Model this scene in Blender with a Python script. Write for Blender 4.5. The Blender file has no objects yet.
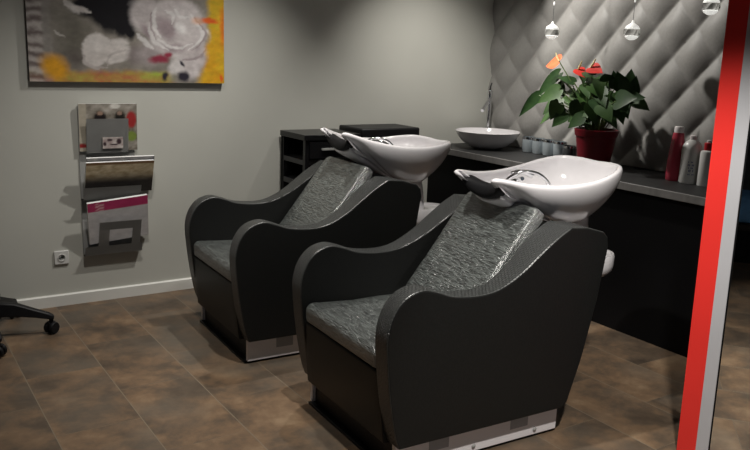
import bpy, bmesh, math, random
from mathutils import Vector, Matrix, noise
random.seed(4)
scn = bpy.context.scene
COL = scn.collection
PI = math.pi

# ------------------------------------------------------------------ materials
def s2l(c):
    return tuple(((x/255)/12.92 if x/255 <= .04045 else ((x/255+.055)/1.055)**2.4) for x in c)

def mat(name, col, rough=.5, metal=0, spec=.5, emit=None, estr=0, trans=0, coat=0, ior=1.45):
    m = bpy.data.materials.new(name); m.use_nodes = True
    b = m.node_tree.nodes['Principled BSDF']
    b.inputs['Base Color'].default_value = (*col, 1)
    b.inputs['Roughness'].default_value = rough
    b.inputs['Metallic'].default_value = metal
    b.inputs['Specular IOR Level'].default_value = spec
    b.inputs['Transmission Weight'].default_value = trans
    b.inputs['Coat Weight'].default_value = coat
    b.inputs['IOR'].default_value = ior
    if emit:
        b.inputs['Emission Color'].default_value = (*emit, 1)
        b.inputs['Emission Strength'].default_value = estr
    return m

class NT:
    def __init__(s, m):
        s.t = m.node_tree; s.b = s.t.nodes['Principled BSDF']
    def n(s, typ, **kw):
        x = s.t.nodes.new(typ)
        for k, v in kw.items():
            if k in x.inputs: x.inputs[k].default_value = v
            else: setattr(x, k, v)
        return x
    def l(s, a, b): s.t.links.new(a, b)

def coords(nt, which='Object', scale=(1, 1, 1), rot=(0, 0, 0), loc=(0, 0, 0)):
    tc = nt.n('ShaderNodeTexCoord'); mp = nt.n('ShaderNodeMapping')
    mp.inputs['Scale'].default_value = scale; mp.inputs['Rotation'].default_value = rot; mp.inputs['Location'].default_value = loc
    nt.l(tc.outputs[which], mp.inputs['Vector'])
    return mp.outputs['Vector']

def noisy(m, which='Object', scale=(1, 1, 1), nscale=5., detail=4., amount=.15, bump=0., bdist=.002, rough=None):
    """colour mottling + bump from one noise"""
    nt = NT(m); v = coords(nt, which, scale)
    nz = nt.n('ShaderNodeTexNoise'); nz.inputs['Scale'].default_value = nscale; nz.inputs['Detail'].default_value = detail
    nt.l(v, nz.inputs['Vector'])
    base = tuple(nt.b.inputs['Base Color'].default_value)[:3]
    cr = nt.n('ShaderNodeValToRGB')
    cr.color_ramp.elements[0].position = .3; cr.color_ramp.elements[1].position = .7
    cr.color_ramp.elements[0].color = (*[c*(1-amount) for c in base], 1)
    cr.color_ramp.elements[1].color = (*[min(1, c*(1+amount)) for c in base], 1)
    nt.l(nz.outputs['Fac'], cr.inputs['Fac']); nt.l(cr.outputs['Color'], nt.b.inputs['Base Color'])
    if bump:
        bp = nt.n('ShaderNodeBump'); bp.inputs['Strength'].default_value = bump; bp.inputs['Distance'].default_value = bdist
        nt.l(nz.outputs['Fac'], bp.inputs['Height']); nt.l(bp.outputs['Normal'], nt.b.inputs['Normal'])
    return m

M = {}
M['wall'] = noisy(mat('wall_paint', (.50, .50, .455), .85, spec=.2), nscale=2.2, amount=.03, bump=.05)
M['ceiling'] = noisy(mat('ceiling_paint', (.55, .55, .52), .9, spec=.1), nscale=2, amount=.03)
M['darkwall'] = noisy(mat('dark_wall_paint', (.05, .052, .055), .7, spec=.2), nscale=2, amount=.1)
M['white_trim'] = noisy(mat('white_trim_paint', (.72, .72, .68), .5), nscale=4, amount=.04)

def floor_mat():
    m = mat('stone_tile', (.1, .07, .045), .42, spec=.35); nt = NT(m)
    v = coords(nt, 'Object')
    # tile grid: rows of tiles along y, grout lines every 0.334 m in x
    sep = nt.n('ShaderNodeSeparateXYZ'); nt.l(v, sep.inputs[0])
    cmb = nt.n('ShaderNodeCombineXYZ')
    ay = nt.n('ShaderNodeMath', operation='ADD'); ay.inputs[1].default_value = 10.0
    ax = nt.n('ShaderNodeMath', operation='ADD'); ax.inputs[1].default_value = .89+.334*30
    nt.l(sep.outputs['Y'], ay.inputs[0]); nt.l(sep.outputs['X'], ax.inputs[0])
    nt.l(ay.outputs[0], cmb.inputs['X']); nt.l(ax.outputs[0], cmb.inputs['Y'])
    br = nt.n('ShaderNodeTexBrick'); br.offset = .5; br.squash = 1
    br.inputs['Scale'].default_value = 1; br.inputs['Brick Width'].default_value = .62; br.inputs['Row Height'].default_value = .334
    br.inputs['Mortar Size'].default_value = .0022; br.inputs['Mortar Smooth'].default_value = .3; br.inputs['Bias'].default_value = 0
    br.inputs['Color1'].default_value = (.0, 0, 0, 1); br.inputs['Color2'].default_value = (1, 1, 1, 1); br.inputs['Mortar'].default_value = (.5, .5, .5, 1)
    nt.l(cmb.outputs[0], br.inputs['Vector'])
    n1 = nt.n('ShaderNodeTexNoise'); n1.inputs['Scale'].default_value = 4.2; n1.inputs['Detail'].default_value = 9; n1.inputs['Roughness'].default_value = .66
    n1.inputs['Distortion'].default_value = .15
    sc = nt.n('ShaderNodeVectorMath', operation='SCALE'); sc.inputs['Scale'].default_value = 3.0
    nt.l(br.outputs['Color'], sc.inputs[0])
    ad = nt.n('ShaderNodeVectorMath', operation='ADD'); nt.l(v, ad.inputs[0]); nt.l(sc.outputs[0], ad.inputs[1])
    nt.l(ad.outputs[0], n1.inputs['Vector'])
    cr = nt.n('ShaderNodeValToRGB'); e = cr.color_ramp.elements
    e[0].position = .28; e[0].color = (.046, .034, .025, 1)
    e[1].position = .74; e[1].color = (.25, .175, .108, 1)
    a = e.new(.44); a.color = (.092, .066, .045, 1)
    a = e.new(.56); a.color = (.155, .10, .06, 1)
    nt.l(n1.outputs['Fac'], cr.inputs['Fac'])
    # greyish patches
    n2 = nt.n('ShaderNodeTexNoise'); n2.inputs['Scale'].default_value = 2.3; n2.inputs['Detail'].default_value = 4
    nt.l(ad.outputs[0], n2.inputs['Vector'])
    r2 = nt.n('ShaderNodeValToRGB'); r2.color_ramp.elements[0].position = .48; r2.color_ramp.elements[1].position = .68
    r2.color_ramp.elements[1].color = (.7, .7, .7, 1)
    nt.l(n2.outputs['Fac'], r2.inputs['Fac'])
    mx = nt.n('ShaderNodeMix', data_type='RGBA'); mx.inputs[7].default_value = (.10, .086, .068, 1)
    nt.l(r2.outputs['Color'], mx.inputs[0]); nt.l(cr.outputs['Color'], mx.inputs[6])
    # grout
    b2 = nt.n('ShaderNodeTexBrick'); b2.offset = 0
    b2.inputs['Scale'].default_value = 1; b2.inputs['Brick Width'].default_value = 400; b2.inputs['Row Height'].default_value = .334
    b2.inputs['Mortar Size'].default_value = .0022; b2.inputs['Mortar Smooth'].default_value = .3
    nt.l(cmb.outputs[0], b2.inputs['Vector'])
    g1 = nt.n('ShaderNodeMath', operation='MULTIPLY'); g1.inputs[1].default_value = .22; nt.l(br.outputs['Fac'], g1.inputs[0])
    g2 = nt.n('ShaderNodeMath', operation='MAXIMUM'); nt.l(g1.outputs[0], g2.inputs[0]); nt.l(b2.outputs['Fac'], g2.inputs[1])
    mg = nt.n('ShaderNodeMix', data_type='RGBA'); mg.inputs[7].default_value = (.17, .14, .10, 1)
    nt.l(g2.outputs[0], mg.inputs[0]); nt.l(mx.outputs[2], mg.inputs[6])
    nt.l(mg.outputs[2], nt.b.inputs['Base Color'])
    bp = nt.n('ShaderNodeBump'); bp.inputs['Strength'].default_value = .25; bp.inputs['Distance'].default_value = .004
    iv = nt.n('ShaderNodeMath', operation='SUBTRACT'); nt.l(n1.outputs['Fac'], iv.inputs[0]); nt.l(g2.outputs[0], iv.inputs[1])
    nt.l(iv.outputs[0], bp.inputs['Height']); nt.l(bp.outputs['Normal'], nt.b.inputs['Normal'])
    return m
M['floor'] = floor_mat()

M['quilt'] = noisy(mat('quilted_grey_vinyl', (.30, .292, .278), .5, spec=.4), nscale=60, amount=.05, bump=.05)
M['leather'] = noisy(mat('smooth_black_leather', (.0095, .010, .0096), .45, spec=.28), nscale=160, detail=2, amount=.15, bump=.25, bdist=.001)

def croc():
    m = mat('embossed_black_leather', (.026, .028, .027), .38, spec=.8); nt = NT(m)
    tc = nt.n('ShaderNodeTexCoord')
    br = nt.n('ShaderNodeTexBrick'); br.offset = .5
    br.inputs['Scale'].default_value = 1; br.inputs['Brick Width'].default_value = .016; br.inputs['Row Height'].default_value = .011
    br.inputs['Mortar Size'].default_value = .0014; br.inputs['Mortar Smooth'].default_value = 1
    nt.l(tc.outputs['UV'], br.inputs['Vector'])
    iv = nt.n('ShaderNodeMath', operation='SUBTRACT'); iv.inputs[0].default_value = 1; nt.l(br.outputs['Fac'], iv.inputs[1])
    bp = nt.n('ShaderNodeBump'); bp.inputs['Strength'].default_value = 1; bp.inputs['Distance'].default_value = .006
    nt.l(iv.outputs[0], bp.inputs['Height']); nt.l(bp.outputs['Normal'], nt.b.inputs['Normal'])
    br.inputs['Color1'].default_value = (.030, .032, .031, 1); br.inputs['Color2'].default_value = (.042, .044, .043, 1); br.inputs['Mortar'].default_value = (.006, .006, .006, 1)
    nt.l(br.outputs['Color'], nt.b.inputs['Base Color'])
    return m
M['croc'] = croc()

def crinkle():
    m = mat('crinkled_black_patent', (.03, .033, .031), .30, spec=1.0, ior=2.0); nt = NT(m)
    v = coords(nt, 'Object', (170, 24, 170))
    nz = nt.n('ShaderNodeTexNoise'); nz.inputs['Scale'].default_value = 1; nz.inputs['Detail'].default_value = 3; nz.inputs['Distortion'].default_value = .8
    nt.l(v, nz.inputs['Vector'])
    bp = nt.n('ShaderNodeBump'); bp.inputs['Strength'].default_value = 1; bp.inputs['Distance'].default_value = .009
    nt.l(nz.outputs['Fac'], bp.inputs['Height']); nt.l(bp.outputs['Normal'], nt.b.inputs['Normal'])
    cr = nt.n('ShaderNodeValToRGB'); cr.color_ramp.elements[0].color = (.010, .011, .0105, 1); cr.color_ramp.elements[1].color = (.13, .145, .138, 1)  # sheen on the wrinkles put into the colour as pale streaks
    cr.color_ramp.elements[0].position = .35; cr.color_ramp.elements[1].position = .7
    nt.l(nz.outputs['Fac'], cr.inputs['Fac']); nt.l(cr.outputs['Color'], nt.b.inputs['Base Color'])
    return m
M['crinkle'] = crinkle()
M['ceramic'] = noisy(mat('white_ceramic', (.74, .72, .735), .12, spec=.5, coat=.5), nscale=2, amount=.02)
M['skirt'] = noisy(mat('white_lacquer', (.74, .71, .72), .35), nscale=3, amount=.03)
M['patch'] = noisy(mat('grey_plastic', (.33, .33, .34), .5), nscale=9, amount=.05)
M['rubber'] = noisy(mat('black_rubber', (.008, .008, .009), .55, spec=.25), nscale=50, amount=.2)
M['blackpl'] = noisy(mat('black_plastic', (.008, .008, .009), .45, spec=.3), nscale=30, amount=.2)
M['chrome'] = noisy(mat('chrome', (.75, .76, .78), .12, metal=1), nscale=4, amount=.03)
M['counter'] = noisy(mat('charcoal_worktop', (.026, .026, .026), .5, spec=.3), scale=(1, 6, 1), nscale=9, amount=.25)
M['counter_edge'] = noisy(mat('grey_worktop_edge', (.17, .165, .16), .45), scale=(1, 3, 1), nscale=9, amount=.15)
M['black_front'] = noisy(mat('black_panel', (.0035, .0035, .004), .55, spec=.15), nscale=3, amount=.2)
M['black_gloss'] = noisy(mat('black_gloss_laminate', (.006, .006, .007), .3, spec=.4), nscale=3, amount=.2)
M['shelf_grey'] = noisy(mat('dark_grey_laminate', (.02, .02, .022), .4), nscale=3, amount=.2)
M['steel'] = noisy(mat('grey_steel', (.34, .34, .33), .5, metal=.1), nscale=8, amount=.06)
M['red'] = noisy(mat('red_lacquer', (.62, .028, .022), .38), nscale=3, amount=.04)
M['silver'] = noisy(mat('silver_paint', (.42, .42, .44), .42, metal=.15), nscale=3, amount=.04)
M['mirror'] = noisy(mat('mirror_glass', (.80, .82, .83), .015, metal=1), nscale=1, amount=.01)
M['glass'] = noisy(mat('clear_glass', (.95, .97, .97), .03, trans=1), nscale=3, amount=.02)
M['smoke_glass'] = noisy(mat('smoky_silver_glass', (.42, .47, .50), .14, metal=.35, coat=.6), nscale=12, amount=.1)
M['pot'] = noisy(mat('red_glazed_pot', (.17, .006, .014), .35), nscale=5, amount=.08)
M['soil'] = noisy(mat('potting_soil', (.03, .02, .013), .95), nscale=40, amount=.5, bump=.8, bdist=.01)
M['stem'] = noisy(mat('green_stem', (.09, .14, .04), .5), nscale=10, amount=.2)
M['spathe_red'] = noisy(mat('red_spathe', (.62, .04, .03), .35), nscale=14, amount=.2)
M['spathe_orange'] = noisy(mat('orange_spathe', (.80, .17, .07), .35), nscale=14, amount=.25)
M['spadix'] = noisy(mat('pale_spadix', (.75, .62, .30), .6), nscale=80, amount=.2)
M['pink_bottle'] = noisy(mat('pinkish_red_plastic', (.42, .045, .075), .25), nscale=6, amount=.1)
M['white_bottle'] = noisy(mat('white_plastic', (.66, .66, .64), .3), nscale=6, amount=.04)
M['cap'] = noisy(mat('pale_cap', (.75, .70, .70), .3), nscale=6, amount=.04)
M['redcap'] = noisy(mat('red_cap', (.5, .02, .03), .35), nscale=6, amount=.05)
M['ink'] = noisy(mat('blue_grey_ink', (.12, .15, .28), .5), nscale=40, amount=.3)
M['blue'] = noisy(mat('light_blue_fabric', (.12, .30, .55), .8), nscale=20, amount=.12)
M['lamp_white'] = noisy(mat('frosted_white', (.9, .9, .88), .4, emit=(1, .98, .92), estr=.55), nscale=30, amount=.05)
M['paper'] = noisy(mat('white_paper', (.72, .71, .70), .5), nscale=10, amount=.04)
M['page'] = noisy(mat('page_edges', (.78, .78, .77), .6), scale=(1, 1, 90), nscale=4, amount=.12)
M['socket'] = noisy(mat('socket_plastic', (.62, .62, .60), .4), nscale=5, amount=.03)
M['canvas_side'] = noisy(mat('canvas_edge', (.10, .085, .075), .8), nscale=12, amount=.4)

def leafmat():
    m = mat('dark_green_leaf', (.02, .06, .016), .42, spec=.3); nt = NT(m)
    at = nt.n('ShaderNodeAttribute'); at.attribute_name = 'leaf_tone'
    nz = nt.n('ShaderNodeTexNoise'); nz.inputs['Scale'].default_value = 18
    nt.l(coords(nt, 'Object'), nz.inputs['Vector'])
    ad = nt.n('ShaderNodeMath', operation='MULTIPLY_ADD'); nt.l(nz.outputs['Fac'], ad.inputs[0]); ad.inputs[1].default_value = .35
    nt.l(at.outputs['Fac'], ad.inputs[2])
    cr = nt.n('ShaderNodeValToRGB'); cr.color_ramp.elements[0].color = (.008, .028, .009, 1); cr.color_ramp.elements[1].color = (.085, .17, .045, 1)
    cr.color_ramp.elements[0].position = .1; cr.color_ramp.elements[1].position = 1
    nt.l(ad.outputs[0], cr.inputs['Fac']); nt.l(cr.outputs['Color'], nt.b.inputs['Base Color'])
    return m
M['leaf'] = leafmat()

def attrmat(name, rough=.6):
    m = mat(name, (.5, .5, .5), rough, spec=.3); nt = NT(m)
    at = nt.n('ShaderNodeAttribute'); at.attribute_name = 'Col'
    nz = nt.n('ShaderNodeTexNoise'); nz.inputs['Scale'].default_value = 22; nz.inputs['Detail'].default_value = 5
    nt.l(coords(nt, 'Object', (1, 1, 1.6)), nz.inputs['Vector'])
    r = nt.n('ShaderNodeMapRange'); r.inputs['To Min'].default_value = .72; r.inputs['To Max'].default_value = 1.22; nt.l(nz.outputs['Fac'], r.inputs['Value'])
    mx = nt.n('ShaderNodeVectorMath', operation='SCALE'); nt.l(at.outputs['Color'], mx.inputs[0]); nt.l(r.outputs[0], mx.inputs['Scale'])
    nt.l(mx.outputs[0], nt.b.inputs['Base Color'])
    bp = nt.n('ShaderNodeBump'); bp.inputs['Strength'].default_value = .3; bp.inputs['Distance'].default_value = .002
    nt.l(nz.outputs['Fac'], bp.inputs['Height']); nt.l(bp.outputs['Normal'], nt.b.inputs['Normal'])
    return m
M['painted'] = attrmat('painted_canvas', .6)
M['printed'] = attrmat('printed_cover', .35)

# ------------------------------------------------------------------ mesh helpers
def obj(name, bm, m, parent=None, smooth=True, bevel=0, seg=2, sub=0, angle=35):
    me = bpy.data.meshes.new(name)
    bmesh.ops.recalc_face_normals(bm, faces=bm.faces[:])
    bm.to_mesh(me); bm.free()
    for x in (m if isinstance(m, (list, tuple)) else [m]): me.materials.append(x)
    o = bpy.data.objects.new(name, me); COL.objects.link(o)
    if parent: o.parent = parent
    if bevel:
        b = o.modifiers.new('bevel', 'BEVEL'); b.width = bevel; b.segments = seg; b.limit_method = 'ANGLE'; b.angle_limit = math.radians(angle)
        b.harden_normals = False
    if sub:
        s = o.modifiers.new('sub', 'SUBSURF'); s.levels = sub; s.render_levels = sub
    if smooth:
        for p in me.polygons: p.use_smooth = True
        if not sub:
            try: me.set_sharp_from_angle(angle=math.radians(40))
            except Exception: pass
    return o

def thing(name, label, cat, loc=(0, 0, 0), rz=0, group=None):
    o = bpy.data.objects.new(name, None); COL.objects.link(o)
    o.location = loc; o.rotation_euler = (0, 0, rz); o.empty_display_size = .1
    tag(o, label, cat, group); return o
def tag(o, label, cat, group=None):
    o['label'] = label; o['category'] = cat
    if group: o['group'] = group
    return o
def struct(o):
    o['kind'] = 'structure'; return o

def add_box(bm, x0, x1, y0, y1, z0, z1, mi=0):
    v = [bm.verts.new((x, y, z)) for x in (x0, x1) for y in (y0, y1) for z in (z0, z1)]
    for a in ((0, 1, 3, 2), (4, 6, 7, 5), (0, 4, 5, 1), (2, 3, 7, 6), (0, 2, 6, 4), (1, 5, 7, 3)):
        f = bm.faces.new([v[i] for i in a]); f.material_index = mi
    return v
def box(*a):
    bm = bmesh.new(); add_box(bm, *a); return bm
def add_lathe(bm, prof, n=32, c=(0, 0, 0), sx=1, sy=1, caps=True):
    rings = []
    for r, z in prof:
        rings.append([bm.verts.new((c[0]+sx*r*math.cos(2*PI*k/n), c[1]+sy*r*math.sin(2*PI*k/n), c[2]+z)) for k in range(n)])
    for a, b in zip(rings, rings[1:]):
        for k in range(n):
            bm.faces.new((a[k], a[(k+1) % n], b[(k+1) % n], b[k]))
    if caps:
        for rg in (rings[0], rings[-1]):
            bm.faces.new(rg)
    return rings
def lathe(prof, **k):
    bm = bmesh.new(); add_lathe(bm, prof, **k); return bm
def add_tube(bm, pts, r, n=10, caps=True):
    pts = [Vector(p) for p in pts]; rings = []
    rs = r if isinstance(r, (list, tuple)) else [r]*len(pts)
    up = None
    for i, p in enumerate(pts):
        t = (pts[min(i+1, len(pts)-1)]-pts[max(i-1, 0)]).normalized()
        if up is None:
            up = Vector((0, 0, 1)) if abs(t.z) < .9 else Vector((1, 0, 0))
        s = t.cross(up).normalized(); up = s.cross(t).normalized()
        rings.append([bm.verts.new(p+rs[i]*(math.cos(2*PI*k/n)*s+math.sin(2*PI*k/n)*up)) for k in range(n)])
    for a, b in zip(rings, rings[1:]):
        for k in range(n): bm.faces.new((a[k], a[(k+1) % n], b[(k+1) % n], b[k]))
    if caps: bm.faces.new(rings[0]); bm.faces.new(rings[-1])
def tube(pts, r, **k):
    bm = bmesh.new(); add_tube(bm, pts, r, **k); return bm
def crom(pts, n=6, closed=False):
    pts = [Vector(p) for p in pts]; out = []; N = len(pts)
    for i in range(N if closed else N-1):
        g = (lambda k: pts[k % N]) if closed else (lambda k: pts[max(0, min(N-1, k))])
        p0, p1, p2, p3 = g(i-1), g(i), g(i+1), g(i+2)
        for j in range(n):
            t = j/n
            out.append(.5*((2*p1)+(p2-p0)*t+(2*p0-5*p1+4*p2-p3)*t*t+(3*p1-p0-3*p2+p3)*t**3))
    if not closed: out.append(pts[-1])
    return out
def color_grid(name, x0, x1, z0, z1, y, nx, nz, fn, m, parent, thick=.0):
    """flat upright sheet facing -y whose colour attribute is fn(u, w)"""
    bm = bmesh.new(); vs = [[bm.verts.new((x0+(x1-x0)*i/nx, y, z0+(z1-z0)*j/nz)) for i in range(nx+1)] for j in range(nz+1)]
    for j in range(nz):
        for i in range(nx): bm.faces.new((vs[j][i], vs[j][i+1], vs[j+1][i+1], vs[j+1][i]))
    o = obj(name, bm, m, parent)
    ca = o.data.color_attributes.new('Col', 'FLOAT_COLOR', 'POINT')
    for v in o.data.vertices:
        u = (v.co.x-x0)/(x1-x0); w = (v.co.z-z0)/(z1-z0)
        ca.data[v.index].color = (*fn(u, w), 1)
    return o

# ------------------------------------------------------------------ room
XL, YN, H = -5.9, -6.2, 2.65
struct(obj('floor', box(XL-.1, .1, YN, .1, -.1, 0), M['floor']))
struct(obj('wall_left', box(XL, .1, 0, .1, 0, H), M['wall']))
struct(obj('ceiling', box(XL-.1, .1, YN, .1, H, H+.1), M['ceiling']))
struct(obj('wall_side', box(XL-.1, XL, YN, .1, 0, H), M['darkwall']))
bm = bmesh.new()
sk = [(-.016, 0), (-.016, .062), (-.010, .068), (0, .068), (0, 0)]
a = [bm.verts.new((XL, y, z)) for y, z in sk]; b = [bm.verts.new((-.64, y, z)) for y, z in sk]
for i in range(5): bm.faces.new((a[i], a[(i+1) % 5], b[(i+1) % 5], b[i]))
bm.faces.new(a); bm.faces.new(b)
struct(obj('baseboard_left', bm, M['white_trim']))

# quilted wall: diamonds 0.287 wide, 0.32 high
struct(obj('wall_right', box(.0, .1, YN, 0, 0, H), M['wall']))
def quilt_h(y, z):
    a = (y+.166)/.287; b = (z-1.545)/.32
    p = a+b; q = a-b
    dp = abs(p-round(p))*2; dq = abs(q-round(q))*2      # 0 on the seams, 1 mid-diamond
    f = lambda d: (math.sin(min(d, 1)*PI/2))**.75
    g = f(dp)*(.55+.45*f(dq))
    return .036*g
bm = bmesh.new(); Y0, Y1, Z0, Z1 = -4.2, -.001, .86, H-.001; ny, nz = 420, 190
rows = []
for j in range(nz+1):
    z = Z0+(Z1-Z0)*j/nz
    rows.append([bm.verts.new((-.004-quilt_h(Y0+(Y1-Y0)*i/ny, z), Y0+(Y1-Y0)*i/ny, z)) for i in range(ny+1)])
for j in range(nz):
    for i in range(ny): bm.faces.new((rows[j][i], rows[j][i+1], rows[j+1][i+1], rows[j+1][i]))
q = struct(obj('wall_right_panel', bm, M['quilt']))
for p in q.data.polygons: p.use_smooth = True

# wall socket
t = thing('wall_socket', 'small white wall socket low on the pale wall beside the magazine rack', 'socket', (-3.182, 0, .287))
obj('cover_plate', box(-.04, .04, -.011, 0, -.04, .04), M['socket'], t, bevel=.004)
bm = lathe([(.021, 0), (.021, .004), (.018, .004), (.017, -.004)], n=24); bmesh.ops.rotate(bm, verts=bm.verts, matrix=Matrix.Rotation(PI/2, 3, 'X')); bmesh.ops.translate(bm, verts=bm.verts, vec=(0, -.011, 0))
obj('outlet_well', bm, M['socket'], t)
bm = bmesh.new()
for dx in (-.008, .008): add_lathe(bm, [(.0028, 0), (.0028, .006)], n=10, c=(dx, 0, 0))
bmesh.ops.rotate(bm, verts=bm.verts, matrix=Matrix.Rotation(PI/2, 3, 'X')); bmesh.ops.translate(bm, verts=bm.verts, vec=(0, -.0105, 0))
obj('pin_hole', bm, M['blackpl'], t)

# ------------------------------------------------------------------ painting
def lerp3(a, b, t): return tuple(a[i]+(b[i]-a[i])*t for i in range(3))
def sm(x, a, b):
    t = max(0, min(1, (x-a)/(b-a))); return t*t*(3-2*t)
def fbm(x, y, s, seed=0): return noise.fractal(Vector((x*s, y*s, seed)), .6, 2., 5)
def paint(u, w):
    X = 28+194*u; Y = 82-w*.80/.42*82
    X += 3*fbm(u, w, 5, 3); Y += 3*fbm(u, w, 5, 7)
    def blob(cx, cy, rx, ry, soft=.35, rot=0):
        c, s = math.cos(rot), math.sin(rot); dx, dy = X-cx, Y-cy
        d = math.hypot((c*dx+s*dy)/rx, (-s*dx+c*dy)/ry)
        return 1-sm(d, 1-soft, 1+soft*.4)
    def stroke(x0, y0, x1, y1, bow, wd):
        # curved brush mark from one end to the other
        best = 9; px = py = None
        if abs(X-(x0+x1)/2) > abs(x1-x0)/2+abs(y1-y0)*abs(bow)+8 or abs(Y-(y0+y1)/2) > abs(y1-y0)/2+abs(x1-x0)*abs(bow)+8: return 0
        for k in range(9):
            t = k/8; qx = x0+(x1-x0)*t-(y1-y0)*bow*4*t*(1-t); qy = y0+(y1-y0)*t+(x1-x0)*bow*4*t*(1-t)
            if k:
                ex, ey = qx-px, qy-py; h = max(0, min(1, ((X-px)*ex+(Y-py)*ey)/(ex*ex+ey*ey+1e-9)))
                best = min(best, math.hypot(X-px-h*ex, Y-py-h*ey)/(wd*(.35+2.6*t*(1-t))))
            px, py = qx, qy
        return 1-sm(best, .5, 1.5)
    col = lerp3((.24, .22, .19), (.34, .31, .27), .5+.7*fbm(u, w, 4, 1))
    col = lerp3(col, (.13, .12, .095), blob(70, 34, 20, 34, .9)*.8)
    col = lerp3(col, (.10, .08, .075), blob(70, 58, 13, 11, .9)*.7)
    k = sm(Y, 66, 74)*(1-sm(X, 158, 172)); col = lerp3(col, lerp3((.55, .16, .05), (.50, .40, .05), .5+1.2*fbm(u, w, 5, 12)), k*.85)
    k = 1-sm(X, 40, 46); st = .5+.5*math.sin(Y*.56+1.2*fbm(u, w, 9, 5)); col = lerp3(col, lerp3((.16, .12, .12), (.62, .57, .54), st), k*.8)
    col = lerp3(col, (.34, .32, .30), (1-sm(abs(X-46), 2, 6))*.6)
    col = lerp3(col, (.80, .38, .02), blob(51, 66, 12, 17, .6, -.5))
    col = lerp3(col, (.006, .005, .008), max(blob(106, 2, 27, 28, .25, .25), blob(90, 4, 22, 13, .3), blob(116, 14, 13, 20, .3), blob(124, 26, 7, 10, .4)))
    col = lerp3(col, (.70, .66, .63), stroke(63, 0, 87, 10, .1, 3.2))
    col = lerp3(col, (.55, .52, .48), stroke(52, 28, 60, 34, .1, 1.2))
    petal = lerp3((.80, .76, .73), (.66, .61, .58), .5+.8*fbm(u, w, 4, 2))
    col = lerp3(col, petal, max(blob(92, 46, 16, 17, .15, .2), blob(104, 49, 21, 14, .2), blob(88, 60, 11, 7, .25), blob(112, 38, 10, 6, .4)))
    col = lerp3(col, (.52, .47, .45), stroke(78, 56, 100, 66, .25, 1.6)*.8)
    col = lerp3(col, (.48, .44, .42), stroke(118, 46, 100, 64, .2, 1.6)*.7)
    col = lerp3(col, (.24, .20, .20), blob(127, 52, 8, 13, .8)*.85)
    col = lerp3(col, (.42, .37, .37), blob(142, 50, 16, 14, .6)*.9)
    rose = lerp3((.78, .73, .72), (.60, .54, .54), .5+.9*fbm(u, w, 4, 9))
    col = lerp3(col, rose, max(blob(170, 20, 34, 36, .2), blob(186, 48, 21, 22, .25), blob(140, 8, 18, 22, .35), blob(184, 66, 14, 14, .4)))
    col = lerp3(col, (.34, .26, .28), max(blob(160, 22, 14, 17, .7)*.85, blob(166, 42, 18, 7, .7)*.7, blob(140, 26, 5, 12, .7, -.5)*.8))
    for a in ((150, 2, 152, 32, .12, 2.6), (144, 16, 160, 44, .25, 2.2), (186, 6, 184, 44, -.3, 2.4), (132, 30, 146, 44, .1, 2.4), (160, 2, 166, 16, -.3, 1.6), (168, 0, 184, 8, .2, 2), (150, 34, 186, 36, .18, 1.8), (202, 22, 206, 52, -.2, 3)):
        col = lerp3(col, (.88, .85, .84), stroke(*a)*.85)
    col = lerp3(col, (.92, .89, .88), blob(174, 20, 7, 7, .8))
    for a in ((190, 8, 188, 46, -.28, 1.3), (146, 6, 148, 34, .1, 1.2), (176, 54, 206, 40, .2, 1.3)):
        col = lerp3(col, (.38, .31, .32), stroke(*a)*.8)
    col = lerp3(col, (.33, .04, .075), max(blob(152, 55, 11, 5, .6, -.25), blob(160, 50, 6, 3.5, .6, -.3)))
    col = lerp3(col, (.78, .74, .73), blob(168, 64, 9, 11, .5)*.9)
    col = lerp3(col, (.03, .025, .04), max(blob(178, 75, 7, 7, .5), blob(159, 75, 3.5, 6, .6), blob(175, 60, 2, 6, .6, -.5)))
    k = sm(X, 200-sm(Y, 50, 82)*12, 208-sm(Y, 50, 82)*10); yl = lerp3((.72, .50, .03), (.80, .42, .02), .5+fbm(u, w, 5, 4)); col = lerp3(col, yl, k)
    col = lerp3(col, (.85, .14, .02), max(blob(206, 9, 11, 4, .6), blob(221, 18, 5, 26, .7)*.7, blob(219, 75, 2.5, 5, .6)))
    col = lerp3(col, (.85, .46, .28), blob(194, 11, 8, 5, .7)*.7)
    v = 1+.10*fbm(u, w, 20, 6)
    return tuple(max(.004, min(.95, c*v*.80)) for c in col)
PX0, PX1, PZ0, PZ1 = -3.303, -2.195, 1.283, 2.083
t = thing('painting', 'unframed abstract flower canvas in white, black, orange and yellow on the pale wall', 'painting', (0, 0, 0))
t.location = ((PX0+PX1)/2, 0, PZ0)
wd = (PX1-PX0)/2
color_grid('canvas_front', -wd, wd, 0, PZ1-PZ0, -.0335, 220, 150, paint, M['painted'], t)
obj('stretcher_frame', box(-wd, wd, -.033, -.001, 0, PZ1-PZ0), M['canvas_side'], t)

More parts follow.
